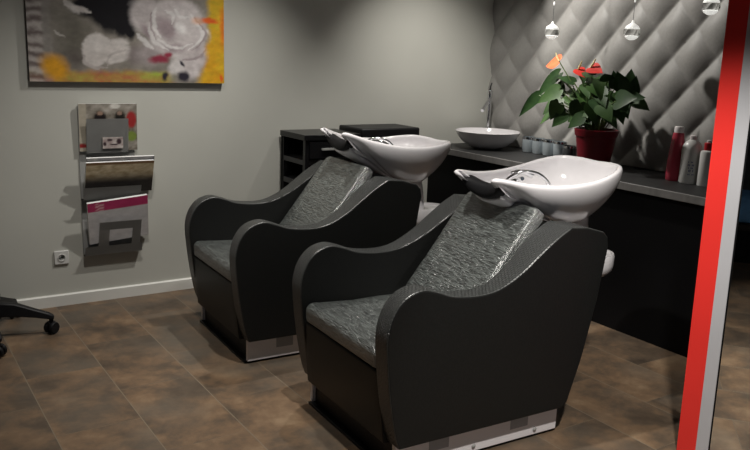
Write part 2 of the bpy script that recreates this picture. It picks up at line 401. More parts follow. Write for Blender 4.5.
# ------------------------------------------------------------------ magazine rack
RX0, RX1 = -3.060, -2.705
rk = thing('magazine_rack', 'grey metal wall rack with three tilted magazine pockets on the pale wall', 'magazine rack', ((RX0+RX1)/2, 0, .285))
hw = (RX1-RX0)/2
obj('back_plate', box(-hw, hw-.04, -.008, -.0005, 0, .865), M['steel'], rk, bevel=.002)
def pocket(zb, h, yb, lean, x0, x1, cut):
    # folded sheet: floor, tilted front plate (optionally with a U cut-out)
    bm = bmesh.new()
    def quad(p):
        bm.faces.new([bm.verts.new(q) for q in p])
    dy = lambda z: -yb-(z-zb)*lean
    quad([(x0, -.006, zb), (x1, -.006, zb), (x1, -yb, zb), (x0, -yb, zb)])
    def plate(xa, xb, za, zc):
        quad([(xa, dy(za), za), (xb, dy(za), za), (xb, dy(zc), zc), (xa, dy(zc), zc)])
    if cut:
        c0 = x0+(x1-x0)*.22; c1 = x0+(x1-x0)*.40; c2 = x0+(x1-x0)*.80; c3 = x0+(x1-x0)*.95
        b1 = zb+.055; b2 = zb+.155
        plate(x0, x1, zb, b1)
        plate(c0, c1, b1, b2); plate(c2, c3, b1, b2); plate(c0, c3, b2, zb+h)
    else:
        plate(x0, x1, zb, zb+h)
    bmesh.ops.solidify(bm, geom=bm.faces[:], thickness=.003)
    return bm
obj('pocket', pocket(.60, .265-.07, .035, .10, -hw+.035, hw-.085, False), M['steel'], rk, smooth=False)
obj('pocket', pocket(.335, .075, .062, .34, -hw, hw-.03, False), M['steel'], rk, smooth=False)
obj('pocket', pocket(.005, .205, .045, .33, -hw, hw-.025, True), M['steel'], rk, smooth=False)

def magazine(label, x, y, z, w, h, th, lean, fn, roll=0, res=(36, 44)):
    t = thing('magazine', label, 'magazine', (x, y, z), 0, 'magazines in the wall rack')
    t.rotation_euler = (lean, roll, 0)
    color_grid('cover', -w/2, w/2, 0, h, -th-.0006, *res, fn, M['printed'], t)
    obj('pages', box(-w/2, w/2-.001, -th, 0, .0, h), M['page'], t)
    return t
def rnd(u, w, s, seed): return .5+.9*fbm(u, w, s, seed)
def cov_photo(u, w):
    c = lerp3((.16, .14, .11), (.34, .31, .27), rnd(u, w, 5, 21))
    if u < .13: c = (.40, .36, .29)
    for cx, cy, rx, ry, cc in ((.36, .70, .12, .16, (.02, .015, .015)), (.70, .72, .10, .14, (.02, .018, .015)), (.36, .80, .06, .05, (.30, .20, .15)), (.70, .80, .05, .05, (.32, .22, .17)), (.90, .66, .10, .2, (.32, .03, .03)), (.9, .3, .1, .12, (.18, .24, .05)), (.62, .95, .1, .06, (.62, .60, .55)), (.05, .12, .1, .05, (.3, .03, .03))):
        d = math.hypot((u-cx)/rx, (w-cy)/ry); c = lerp3(c, cc, 1-sm(d, .7, 1.1))
    return c
def cov_tan(u, w):
    c = lerp3((.42, .33, .20), (.62, .52, .36), rnd(u, w, 8, 31))
    if w > .93: c = (.22, .13, .07)
    c = lerp3(c, (.02, .02, .025), (1-sm(w, .34, .72))*.95)
    return c
def cov_grey(u, w): return lerp3((.35, .34, .33), (.2, .2, .22), rnd(u, w, 6, 41))
def cov_pink(u, w):
    c = (.62, .60, .60)
    if w > .79:
        c = (.50, .05, .15)
        if w < .955 and .12 < u < .26 and (math.sin(u*260)*math.sin(w*90) > -.2): c = (.70, .38, .42)
    return c
rx = (RX0+RX1)/2
magazine('photo-covered magazine with a beige spine in the top pocket of the wall rack', rx-.014, -.0125, .895, .325, .268, .012, .03, cov_photo)
magazine('grey magazine with white page edges in the middle pocket, behind the tan one', rx+.034, -.012, .665, .385, .215, .012, .34, cov_grey)
magazine('tan and black magazine in front in the middle pocket of the wall rack', rx+.028, -.029, .655, .385, .200, .012, .34, cov_tan)
magazine('white magazine with a pink top band in the bottom pocket of the wall rack', rx+.026, -.016, .372, .345, .265, .018, .27, cov_pink, roll=-.085)

# small printed card shown on the top pocket front
def card(u, w):
    c = lerp3((.30, .24, .23), (.55, .50, .47), rnd(u, w, 2, 51))
    for cx, cy, rx_, ry in ((.35, .75, .16, .13), (.8, .6, .14, .3), (.55, .35, .25, .08), (.1, .4, .1, .2)):
        c = lerp3(c, (.05, .03, .035), 1-sm(math.hypot((u-cx)/rx_, (w-cy)/ry), .6, 1.1))
    return c
c = color_grid('printed_card', -.055, .06, .625, .69, -.0445-.003, 26, 16, card, M['printed'], rk)

# ------------------------------------------------------------------ backwash chairs
PROFILE = [(.121, .125), (.102, .18), (.075, .32), (.055, .50), (.058, .58), (.083, .645), (.128, .69), (.190, .708), (.25, .695),
           (.33, .668), (.452, .658), (.544, .674), (.64, .722), (.727, .785), (.80, .835), (.871, .874)]
ARM = [(.30, .12)]
def panel(side):
    bm = bmesh.new(); uvl = bm.loops.layers.uv.new('UVMap')
    arc = crom([(u, 0, z) for u, z in PROFILE], 5)
    pts = [(p.x, p.z) for p in arc] + [(.955, .866), (1.045, .842), (1.070, .818), (1.078, .78), (1.045, .56), (.985, .31), (.930, .145), (.905, .122)]
    n = len(pts)
    th = lambda u, z: .086+.055*sm(u, .45, .85)
    out = [bm.verts.new((u, side*.385, z)) for u, z in pts]
    inn = [bm.verts.new((u, side*(.385-th(u, z)), z)) for u, z in pts]
    s = [0]
    for i in range(1, n+1):
        a, b = pts[i-1], pts[i % n]; s.append(s[-1]+math.hypot(a[0]-b[0], a[1]-b[1]))
    for i in range(n):
        j = (i+1) % n
        f = bm.faces.new((out[i], out[j], inn[j], inn[i])); f.material_index = 1
        for l, (uu, vv) in zip(f.loops, ((s[i], .385), (s[i+1], .385), (s[i+1], abs(inn[j].co.y)), (s[i], abs(inn[i].co.y)))): l[uvl].uv = (uu, vv)
    bm.faces.new(out); bm.faces.new(inn)
    return bm
def slab(path, v0, v1, edge=.03, nv=12, puff=.0):
    """closed rounded cross-section (u,z) swept over v, with rounded ends"""
    bm = bmesh.new(); rings = []
    cu = sum(p[0] for p in path)/len(path); cz = sum(p[1] for p in path)/len(path)
    vs = [v0+(v1-v0)*i/nv for i in range(nv+1)]
    vs = [v0, v0+edge*.3] + [v0+edge+(v1-v0-2*edge)*i/nv for i in range(nv+1)] + [v1-edge*.3, v1]
    for i, v in enumerate(vs):
        d = min(v-v0, v1-v)
        k = 1 if d >= edge else math.sqrt(max(0, 1-(1-d/edge)**2))
        sh = edge*.8*(1-k)
        ring = []
        for u, z in path:
            L = math.hypot(u-cu, z-cz); f = (L-sh)/L
            ring.append(bm.verts.new((cu+(u-cu)*f, v, cz+(z-cz)*f)))
        rings.append(ring)
    n = len(path)
    for a, b in zip(rings, rings[1:]):
        for k in range(n): bm.faces.new((a[k], a[(k+1) % n], b[(k+1) % n], b[k]))
    bm.faces.new(rings[0]); bm.faces.new(rings[-1])
    return bm
def rounded(pts, r=.015, n=4):
    out = []; N = len(pts)
    for i in range(N):
        p0, p1, p2 = [Vector((*pts[(i+k) % N], 0)) for k in (-1, 0, 1)]
        d0 = (p0-p1); d2 = (p2-p1); rr = min(r, d0.length*.45, d2.length*.45)
        a = p1+d0.normalized()*rr; b = p1+d2.normalized()*rr
        for k in range(n+1):
            t = k/n; q = a*(1-t)**2+p1*2*t*(1-t)+b*t*t; out.append((q.x, q.y))
    return out

# basin geometry (chair-local u, v, z)
RIMC = [(.672, .122, 1.028), (.80, .175, 1.006), (.95, .218, .998), (1.10, .238, 1.011), (1.22, .228, 1.038), (1.30, .185, 1.058), (1.345, .10, 1.060), (1.355, 0, 1.055)]
RIMC = RIMC + [(u, -v, z) for u, v, z in RIMC[-2::-1]] + [(.690, -.116, 1.000), (.728, -.114, .968), (.742, -.086, .946), (.732, -.044, .933), (.724, 0, .929), (.732, .044, .933), (.742, .086, .946), (.728, .114, .968), (.690, .116, 1.000)]
RIMC = [(u+.02, v, z-.004) for u, v, z in RIMC]
PIV = Vector((1.10, 0, 1.0))
def basin_mesh():
    rim = crom(RIMC, 4, True); n = len(rim)
    nrm = []
    for i in range(n):
        t = rim[(i+1) % n]-rim[i-1]; t.z = 0
        q = Vector((t.y, -t.x, 0)).normalized(); nrm.append(q)
    # outward test
    c0 = Vector((1.05, 0, 1.0))
    i0 = max(range(n), key=lambda i: rim[i].x)
    if nrm[i0].x < 0: nrm = [-q for q in nrm]
    bm = bmesh.new(); rings = []
    cb = Vector((1.19, 0, .80)); rb = .085
    frontness = [sm(-(p.x-.80), -.06, .08) for p in rim]
    HW = [.014+.009*max(0, 1-math.hypot(p.x-.692, abs(p.y)-.122)/.08) for p in rim]
    def ring(fn): rings.append([bm.verts.new(fn(i)) for i in range(n)])
    ang = [math.atan2(p.y, p.x-1.05) for p in rim]
    def outer(s):
        def f(i):
            p = rim[i]; q = nrm[i]
            ex = 1.8+(1.05-1.8)*frontness[i]
            w = 1-s**ex
            base = cb+Vector((math.cos(ang[i])*rb, math.sin(ang[i])*rb, 0))
            top = p+q*HW[i]
            r = base+(top-base)*w; r.z = cb.z+(p.z-.004-cb.z)*(1-s)
            return r
        return f
    def inner(s):
        def f(i):
            p = rim[i]; q = nrm[i]
            base = Vector((1.14, 0, .875))+Vector((math.cos(ang[i])*.11, math.sin(ang[i])*.085, 0))
            top = p-q*HW[i]
            ex = 2.4+(1.1-2.4)*frontness[i]
            w = 1-s**ex
            r = base+(top-base)*w; r.z = base.z+(p.z-.004-base.z)*(1-s)
            return r
        return f
    for s in (1, .85, .7, .55, .4, .27, .15, .06, 0): ring(outer(s))
    ring(lambda i: rim[i]+nrm[i]*HW[i]*.75+Vector((0, 0, .008)))
    ring(lambda i: rim[i]+Vector((0, 0, .012)))
    ring(lambda i: rim[i]-nrm[i]*HW[i]*.75+Vector((0, 0, .008)))
    for s in (0, .08, .2, .35, .5, .65, .8, .92, 1): ring(inner(s))
    for a, b in zip(rings, rings[1:]):
        for k in range(n): bm.faces.new((a[k], a[(k+1) % n], b[(k+1) % n], b[k]))
    bm.faces.new(rings[0]); bm.faces.new(rings[-1])
    bmesh.ops.translate(bm, verts=bm.verts, vec=-PIV)
    return bm
def neck_rest():
    # thick rubber saddle filling the notch between the two horns
    bm = bmesh.new(); rings = []
    notch = crom([(.730, .122, .975), (.735, .090, .948), (.738, .045, .932), (.738, 0, .926), (.738, -.045, .932), (.735, -.090, .948), (.730, -.122, .975)], 5)
    for p in notch:
        k = abs(p.y)/.122; zt = .994+.018*k*k; zb = p.z+.004; u = p.x
        sec = [(u+.02, zb-.006), (u-.014, zb), (u-.020, zb+(zt-zb)*.35), (u-.014, zt-.010), (u, zt), (u+.035, zt-.002), (u+.065, zt-.018), (u+.07, zb+.01)]
        rings.append([bm.verts.new((a, p.y, b)) for a, b in sec])
    n = 8
    for a, b in zip(rings, rings[1:]):
        for k in range(n): bm.faces.new((a[k], a[(k+1) % n], b[(k+1) % n], b[k]))
    bm.faces.new(rings[0]); bm.faces.new(rings[-1])
    bmesh.ops.translate(bm, verts=bm.verts, vec=-PIV)
    return bm
ROT = math.radians(-2.5)
C1 = Vector((-2.6994, -2.2038, 0))+Vector((.0013, .030, 0))
def backwash(label):
    t = thing('backwash_chair', label, 'salon chair', C1, ROT, 'backwash chairs')
    for s in (-1, 1):
        obj('side_panel', panel(s), [M['leather'], M['croc']], t, bevel=.011, seg=3, angle=50)
    # seat cushion and backrest
    seat = rounded([(.068, .400), (.066, .462), (.085, .480), (.30, .470), (.60, .470), (.62, .41)], .02)
    obj('seat', slab(seat, -.284, .284, .018), M['crinkle'], t)
    bk = rounded([(.505, .50), (.60, .625), (.70, .755), (.838, .925), (.885, .895), (.75, .70), (.60, .47), (.545, .45)], .02)
    obj('backrest', slab(bk, -.225, .225, .022), M['crinkle'], t)
    pp = rounded([(.10, .118), (.085, .26), (.075, .396), (.12, .396), (.16, .118)], .01)
    obj('front_panel', slab(pp, -.309, .309, .004), M['leather'], t)
    sh = rounded([(.56, .44), (.66, .59), (.78, .74), (.87, .852), (1.03, .822), (1.055, .775), (1.025, .56), (.96, .31), (.90, .13), (.60, .13), (.50, .40)], .012)
    obj('rear_shell', slab(sh, -.26, .26, .003), M['leather'], t)
    # white base with its black toe board
    for s in (-1, 1):
        y0, y1 = sorted((s*.345, s*.323))
        k = obj('skirt', box(.130, .918, y0, y1, .012, .124), M['skirt'], t, bevel=.003)
        yo = s*.3455
        for a, b in ((.28, .37), (.67, .76)):
            obj('patch', box(a, b, min(yo, yo+s*.0012), max(yo, yo+s*.0012), .062, .122), M['patch'], k)
        for a in (.49, .80):
            bm = lathe([(.009, 0), (.009, .003), (.004, .006)], n=12)
            bmesh.ops.rotate(bm, verts=bm.verts, matrix=Matrix.Rotation(PI/2 if s < 0 else -PI/2, 3, 'X')); bmesh.ops.translate(bm, verts=bm.verts, vec=(a, yo, .036))
            obj('screw', bm, M['steel'], k)
    obj('toe_board', box(.145, .90, -.323, .323, 0, .118), M['blackpl'], t)
    obj('floor_rail', box(.118, .925, -.335, .335, 0, .012), M['blackpl'], t)
    # basin
    b = obj('basin', basin_mesh(), M['ceramic'], t, sub=1)
    b.location = PIV
    obj('neck_rest', neck_rest(), M['rubber'], b, sub=1)
    # mixer tap inside the far edge and its shower hose
    bm = bmesh.new()
    add_lathe(bm, [(.026, 0), (.026, .008), (.021, .012), (.019, .045), (.022, .048), (.022, .062), (.010, .066)], n=20, c=(-.10, .105, -.085))
    obj('mixer_tap', bm, M['chrome'], b)
    bm = bmesh.new(); add_tube(bm, [(-.10, .105, -.03), (-.115, .07, -.012), (-.127, .035, -.006)], [.007, .007, .009], n=8)
    obj('tap_lever', bm, M['chrome'], b)
    hose = crom([(-.155, .135, -.075), (-.15, .10, -.015), (-.105, .055, .020), (-.05, .02, .012), (-.005, .0, -.03), (.01, -.01, -.09)], 6)
    obj('shower_hose', tube(hose, .0075, n=10), M['chrome'], b)
    bm = bmesh.new(); add_tube(bm, [(-.06, .19, -.010), (-.03, .175, -.002), (.01, .16, -.006), (.035, .15, -.016)], [.009, .011, .014, .016], n=12)
    obj('shower_head', bm, M['chrome'], b)
    bm = lathe([(.03, 0), (.03, .004), (.022, .006)], n=20, c=(.04, 0, -.1245)); obj('drain', bm, M['chrome'], b)
    # pedestal below the basin with its rounded shelf
    bm = bmesh.new(); rings = []
    for z, c, ru, rv in ((.83, 1.20, .115, .10), (.78, 1.235, .088, .085), (.72, 1.275, .062, .07), (.66, 1.29, .055, .065), (.615, 1.29, .06, .07)):
        rings.append([bm.verts.new((c+ru*math.cos(2*PI*k/24), rv*math.sin(2*PI*k/24), z)) for k in range(24)])
    for a, c in zip(rings, rings[1:]):
        for k in range(24): bm.faces.new((a[k], a[(k+1) % 24], c[(k+1) % 24], c[k]))
    bm.faces.new(rings[0]); bm.faces.new(rings[-1])
    p = obj('pedestal', bm, M['ceramic'], t)
    bm = bmesh.new()
    def dshape(off):
        pts = [(1.10, -.115+off), (1.36, -.115+off)]
        pts += [(1.36+(.145-off)*math.sin(PI*k/14), -(.115-off)*math.cos(PI*k/14)) for k in range(1, 14)]
        return pts + [(1.36, .115-off), (1.10, .115-off)]
    lay = [(.030, .535), (.004, .560), (0, .585), (0, .628), (.004, .636), (.014, .636), (.02, .628)]
    rings = [[bm.verts.new((u, v, z)) for u, v in dshape(o)] for o, z in lay]
    n = len(rings[0])
    for a, c in zip(rings, rings[1:]):
        for k in range(n): bm.faces.new((a[k], a[(k+1) % n], c[(k+1) % n], c[k]))
    bm.faces.new(rings[0]); bm.faces.new(rings[-1])
    obj('pedestal_shelf', bm, M['ceramic'], p)
    obj('support_column', lathe([(.06, .0), (.06, .012), (.035, .02), (.035, .56)], n=20, c=(1.16, 0, 0)), M['blackpl'], t)
    return t
def dup(root, label):
    r = root.copy(); COL.objects.link(r); r['label'] = label
    for ch in list(root.children):
        c = ch.copy(); COL.objects.link(c); c.parent = r
        for g in ch.children:
            d = g.copy(); COL.objects.link(d); d.parent = c
    return r
chair = backwash('black backwash chair nearest the viewer, white basin level, whole near side panel in view')
chair2 = dup(chair, 'black backwash chair further back near the pale wall, white basin tilted with its horns raised')
chair2.location = C1+Vector((-.03, 1.21, 0))
for ch in chair2.children:
    if ch.name.startswith('basin'):
        ch.rotation_euler = (0, .14, 0); ch.location = PIV+Vector((.055, 0, .0))

# ------------------------------------------------------------------ counter
CZ = .855
ct = thing('counter', 'long black counter with a charcoal worktop along the quilted wall', 'counter', (-.3, -2.0, 0))
bm = box(-.29, .295, -2.2, 1.998, CZ-.04, CZ)
obj('worktop', bm, M['counter'], ct, bevel=.002)
obj('worktop_edge', box(-.302, -.29, -2.2, 1.998, CZ-.042, CZ-.001), M['counter_edge'], ct, bevel=.002)
obj('front_panel', box(-.27, -.25, -2.2, 1.998, .0, CZ-.043), M['black_front'], ct)
obj('end_panel', box(-.25, .295, -2.2, -2.18, .0, CZ-.043), M['black_front'], ct)

# vessel sink + tap
t = thing('vessel_sink', 'white round vessel sink on the counter in the corner by the pale wall', 'sink', (-.30, -.33, CZ))
prof = [(.085, 0), (.105, .004), (.150, .026), (.188, .055), (.214, .086), (.230, .116), (.233, .124), (.229, .127), (.223, .116), (.205, .086), (.178, .060), (.135, .036), (.06, .022), (.012, .02)]
obj('bowl', lathe(prof, n=56), M['ceramic'], t)
obj('drain', lathe([(.02, .0205), (.02, .025), (.012, .027)], n=20), M['chrome'], t)
t = thing('basin_tap', 'tall chrome tap standing behind the white vessel sink', 'tap', (-.10, -.10, CZ))
obj('column', lathe([(.03, 0), (.03, .006), (.017, .010), (.0165, .35), (.020, .352), (.020, .392), (.014, .402)], n=24), M['chrome'], t)
obj('spout', tube([(-.010, -.006, .335), (-.06, -.030, .30), (-.115, -.057, .255)], [.011, .012, .0135], n=14), M['chrome'], t)
obj('lever', tube([(.0, 0, .40), (.004, .002, .43), (.018, .006, .455)], [.008, .006, .005], n=10), M['blackpl'], t)

# glasses
labs = ['smoky silver glass tumbler on the counter, nearest to the vessel sink', 'smoky silver tumbler on the counter, second from the vessel sink', 'smoky silver tumbler on the counter, middle of the row of five', 'smoky silver tumbler on the counter, fourth from the sink', 'darker tumbler on the counter, last of the row beside the red pot']
M['dark_glass'] = noisy(mat('dark_smoky_glass', (.10, .105, .11), .2, metal=.3, coat=.4), nscale=12, amount=.1)
for i in range(5):
    t = thing('glass_tumbler', labs[i], 'tumbler', (-.15-.012*(i == 4), -.60-.099*i, CZ), 0, 'tumblers on the counter')
    h = .107 if i < 4 else .09
    obj('cup', lathe([(.036, 0), (.041, .004), (.046, .03), (.047, h*.75), (.044, h), (.041, h), (.044, h*.72), (.040, .012), (.01, .01)], n=28), M['smoke_glass'] if i < 4 else M['dark_glass'], t)
    rb = [(.0432*math.cos(a), .0432*math.sin(a), h*.95) for a in [2*PI*k/28 for k in range(29)]]
    obj('rim_band', lathe([(.0455, h-.014), (.0468, h-.013), (.0452, h+.001), (.0415, h+.001)], n=28, caps=False), M['chrome'], t)

# bottles
t = thing('shampoo_bottle', 'slim pinkish red bottle with a pale cap on the counter', 'bottle', (-.25, -1.872, CZ), 0, 'bottles on the counter')
obj('body', lathe([(.040, 0), (.045, .006), (.046, .05), (.043, .14), (.036, .22), (.030, .262), (.028, .27)], n=28), M['pink_bottle'], t)
obj('cap', lathe([(.026, .268), (.026, .298), (.022, .304), (.01, .305)], n=24), M['cap'], t)
obj('label_print', lathe([(.0464, .06), (.0440, .13)], n=28, caps=False), M['pink_bottle'], t)
t = thing('shampoo_bottle', 'round shouldered white bottle with small blue print beside the red bottle', 'bottle', (-.25, -1.968, CZ), 0, 'bottles on the counter')
obj('body', lathe([(.048, 0), (.053, .006), (.053, .185), (.050, .205), (.040, .225), (.022, .238), (.017, .242)], n=30), M['white_bottle'], t)
obj('cap', lathe([(.017, .24), (.018, .244), (.018, .262), (.012, .266)], n=20), M['cap'], t)
bm = bmesh.new()
for k, (a0, z, h) in enumerate([(0, .100, .010), (.05, .085, .008), (-.02, .068, .012), (.06, .05, .007), (0, .118, .007)]):
    n = 5
    for j in range(n):
        if (j+k) % 3 == 2: continue
        A0 = PI*1.20+a0+(j-2)*.13; A1 = A0+.09
        vs = [bm.verts.new((.0536*math.cos(q), .0536*math.sin(q), zz)) for q, zz in ((A0, z), (A1, z), (A1, z+h), (A0, z+h))]
        bm.faces.new(vs)
obj('print', bm, M['ink'], t)
t = thing('shampoo_bottle', 'slim white bottle with a red cap, partly hidden by the red frame', 'bottle', (-.25, -2.066, CZ), 0, 'bottles on the counter')
obj('body', lathe([(.036, 0), (.038, .005), (.038, .175), (.034, .188), (.020, .195)], n=26), M['white_bottle'], t)
obj('cap', lathe([(.021, .194), (.022, .197), (.022, .232), (.016, .236)], n=22), M['redcap'], t)
obj('cap_tip', lathe([(.012, .235), (.012, .248), (.006, .25)], n=16), M['cap'], t)

# ------------------------------------------------------------------ potted anthurium
PX, PY = -.27, -1.30
pl = thing('potted_anthurium', 'leafy anthurium with red and orange flowers in a red pot on the counter', 'plant', (PX, PY, CZ))
obj('pot', lathe([(.085, 0), (.094, .004), (.112, .12), (.122, .19), (.128, .192), (.136, .232), (.130, .234), (.122, .20), (.10, .19)], n=40, caps=True), M['pot'], pl)
obj('soil', lathe([(.121, .200), (.08, .207), (.02, .212)], n=32), M['soil'], pl)
stems = bmesh.new(); leaves = bmesh.new(); tones = []
def leaf(bm, base, d, size, droop, tone, wide=.62, nrm=(0, 0, 1)):
    d = Vector(d).normalized(); side = d.cross(Vector(nrm)).normalized()
    up = side.cross(d).normalized()
    prof = [(-.13, .16), (-.10, .30), (0, .44), (.15, .50), (.35, .45), (.55, .34), (.75, .20), (.90, .08), (1.0, .004)]
    cen, le, ri = [], [], []
    for s, w in prof:
        k = max(s, 0)
        c = Vector(base)+d*(s*size)+up*(-droop*size*k*k*.55)
        cc = c if s > -.05 else Vector(base)+d*(.0)*size
        cen.append(bm.verts.new(cc)); ww = w*size*wide*1.55
        le.append(bm.verts.new(c+side*ww+up*(.10*size*w))); ri.append(bm.verts.new(c-side*ww+up*(.10*size*w)))
    for i in range(len(prof)-1):
        bm.faces.new((cen[i], cen[i+1], le[i+1], le[i])); bm.faces.new((cen[i], ri[i], ri[i+1], cen[i+1]))
    tones.extend([tone]*(3*len(prof)))
def petiole(a, b, r=.004):
    a, b = Vector(a), Vector(b); m = (a+b)/2+Vector((0, 0, .04))
    m.x = a.x*.4+b.x*.6; m.y = a.y*.55+b.y*.45
    add_tube(stems, crom([a, m, b], 4), r, n=6)
# leaf base (y, z) and tip (y, z) from the pot foot, tone
LV = [(0.376, 0.556, 0.536, 0.378, 0.12), (0.408, 0.414, 0.568, 0.253, 0.08), (0.328, 0.509, 0.432, 0.425, 0.3), (0.296, 0.39, 0.408, 0.295, 0.5), (0.28, 0.342, 0.368, 0.229, 0.45), (0.216, 0.378, 0.296, 0.247, 0.55), (0.232, 0.461, 0.344, 0.366, 0.4), (0.192, 0.509, 0.28, 0.556, 0.1), (0.136, 0.485, 0.216, 0.366, 0.25), (0.12, 0.366, 0.184, 0.241, 0.3), (0.056, 0.39, 0.104, 0.247, 0.2), (0.008, 0.342, 0.024, 0.229, 0.35), (-0.04, 0.39, -0.104, 0.259, 0.3), (0.024, 0.461, -0.072, 0.39, 0.55), (0.072, 0.544, -0.024, 0.473, 0.2), (0.008, 0.556, 0.12, 0.592, 0.1), (-0.056, 0.533, 0.04, 0.568, 0.08), (-0.04, 0.497, -0.168, 0.437, 0.4), (-0.12, 0.461, -0.2, 0.342, 0.3), (-0.152, 0.39, -0.264, 0.306, 0.35), (-0.184, 0.497, -0.208, 0.592, 0.08), (-0.232, 0.473, -0.264, 0.556, 0.06), (-0.248, 0.425, -0.408, 0.461, 0.1), (-0.232, 0.414, -0.344, 0.378, 0.3), (-0.12, 0.533, -0.16, 0.592, 0.05), (0.152, 0.437, 0.04, 0.378, 0.45), (0.104, 0.318, 0.2, 0.271, 0.25), (-0.088, 0.342, -0.2, 0.259, 0.2), (0.248, 0.414, 0.136, 0.342, 0.5), (0.312, 0.449, 0.216, 0.425, 0.35), (0.168, 0.568, 0.104, 0.509, 0.1), (-0.024, 0.437, 0.072, 0.366, 0.3), (-0.184, 0.425, -0.088, 0.354, 0.2), (0.056, 0.318, -0.056, 0.271, 0.15), (0.184, 0.318, 0.256, 0.223, 0.15), (0.376, 0.485, 0.312, 0.402, 0.15)]
LV += [(-.21, .50, -.20, .62, .08), (-.25, .47, -.275, .575, .06), (-.28, .44, -.40, .46, .1), (-.24, .42, -.36, .38, .25), (-.16, .50, -.15, .60, .06), (-.20, .40, -.30, .30, .3), (.26, .40, .33, .30, .35), (.18, .46, .27, .40, .45), (.10, .50, .02, .43, .3)]
for k in range(16):
    a = random.uniform(0, 2*PI); q_ = random.uniform(.03, .17)
    LV.append((q_*1.2*math.cos(a)-.02, .42+.11*math.sin(a), q_*1.2*math.cos(a)-.02+.12*math.cos(a+.5), .42+.11*math.sin(a)-random.uniform(.02, .12), random.uniform(.05, .4)))
for k, (ya, za, yb, zb, tn) in enumerate(LV):
    xa = random.uniform(-.16, .06)*(1 if za < .5 else .6)
    d = Vector((random.uniform(-.10, .02), yb-ya, zb-za)); sz = max(.095, d.length*.92)
    nr = Vector((-.50+random.uniform(-.35, .35), -.40+random.uniform(-.4, .4), .60+random.uniform(-.3, .3))) if ya > -.15 else Vector((-.7, -.55, .35))
    leaf(leaves, (xa, ya, za), d, sz, random.uniform(.15, .45), tn, wide=random.uniform(.42, .56) if k > 1 else .24, nrm=nr)
    petiole((xa*.2, ya*.15, .205), (xa, ya, za))
# (base, direction, facing, material, size)
FL = [((-.06, .305, .635), (.0, .95, -.22), (-.55, -.55, .55), 'spathe_orange', .125), ((-.05, .150, .590), (-.1, -.75, -.45), (-.5, -.5, .6), 'spathe_red', .085), ((-.05, .050, .605), (.0, -.8, -.2), (-.55, -.5, .5), 'spathe_red', .10)]
for (dx, dy, dz), d, nr, mm, sz in FL:
    petiole((0, dy*.2, .205), (dx, dy, dz), .0035)
sto = obj('stems', stems, M['stem'], pl)
lo = obj('foliage', leaves, M['leaf'], pl)
at = lo.data.attributes.new('leaf_tone', 'FLOAT', 'POINT')
for i, v in enumerate(tones[:len(lo.data.vertices)]): at.data[i].value = v
for k, ((dx, dy, dz), d, nr, mm, sz) in enumerate(FL):
    bm = bmesh.new(); leaf(bm, (dx, dy, dz), d, sz, .15, 0, wide=.60, nrm=nr)
    f = obj('flower', bm, M[mm], pl)
    dd = Vector(d).normalized()
    obj('spadix', tube([(dx, dy, dz), (dx+dd.x*.02, dy+dd.y*.02, dz+.025), (dx+dd.x*.035, dy+dd.y*.035, dz+.052)], [.005, .006, .003], n=8), M['spadix'], f)

# ------------------------------------------------------------------ pendant lamps
for (y, z, lb) in ((-.883, 1.672, 'glass ball pendant lamp above the red and orange flowers, nearest the corner'), (-1.517, 1.671, 'glass ball pendant lamp, middle one of the three before the quilted wall'), (-2.010, 1.803, 'glass ball pendant lamp hanging beside the red mirror frame')):
    t = thing('pendant_lamp', lb, 'pendant lamp', (-.30, y, H), 0, 'glass ball pendant lamps')
    zz = z-H
    R = .047
    obj('glass_globe', lathe([(R*math.sin(a), zz-R*math.cos(a)) for a in [PI*k/18 for k in range(1, 18)]], n=28), M['glass'], t)
    obj('lamp_cap', lathe([(.041, zz+.015), (.0415, zz+.022), (.034, zz+.034), (.018, zz+.045), (.008, zz+.052), (.005, zz+.066)], n=24), M['lamp_white'], t)
    obj('diffuser', lathe([(.008, zz-.0425), (.025, zz-.036), (.034, zz-.024), (.030, zz-.018)], n=24), M['lamp_white'], t)
    obj('wire', tube([(0, 0, zz+.06), (0, 0, 0)], .0016, n=6), M['chrome'], t)
    obj('wire_joint', lathe([(.002, zz+.165), (.005, zz+.172), (.005, zz+.182), (.002, zz+.19)], n=10), M['lamp_white'], t)  # self-lit bead, its glow stands in for the sparkle on the wire
    obj('ceiling_rose', lathe([(.045, -.02), (.045, -.0), (.02, -.0)], n=24), M['chrome'], t)

# ------------------------------------------------------------------ dark cabinets behind the far chair
t = thing('shelf_trolley', 'black open-sided shelf unit against the pale wall behind the far chair', 'shelf unit', (-1.60, -.19, 0))
hx, hy = .20, .165
obj('top', box(-hx-.008, hx, -hy-.008, hy, .955, .99), M['black_gloss'], t, bevel=.003)
obj('back_panel', box(-hx, hx, hy-.02, hy, .04, .955), M['black_front'], t)
for sx in (-1, 1):
    for sy in (-1, 1):
        x = sx*(hx-.018); y = sy*(hy-.018)
        obj('post', box(x-.015, x+.015, y-.015, y+.015, 0, .955), M['black_gloss'], t)
for z in (.10, .30, .50, .66, .80):
    obj('shelf', box(-hx+.004, hx-.004, -hy+.006, hy-.02, z, z+.03), M['shelf_grey'], t)
d = obj('drawer_front', box(-hx+.03, hx-.03, -hy-.012, -hy, .845, .945), M['black_gloss'], t)
obj('drawer_handle', box(-.09, .09, -hy-.026, -hy-.012, .895, .907), M['steel'], d)
t = thing('low_cabinet', 'black two-door cabinet with a thick dark top between shelf unit and counter', 'cabinet', (-1.13, -.16, 0))
obj('body', box(-.225, .225, -.14, .14, .06, .95), M['black_gloss'], t)
obj('plinth', box(-.21, .21, -.12, .13, 0, .06), M['black_front'], t)
obj('top', box(-.235, .235, -.155, .14, .95, 1.015), M['blackpl'], t, bevel=.012, seg=3)
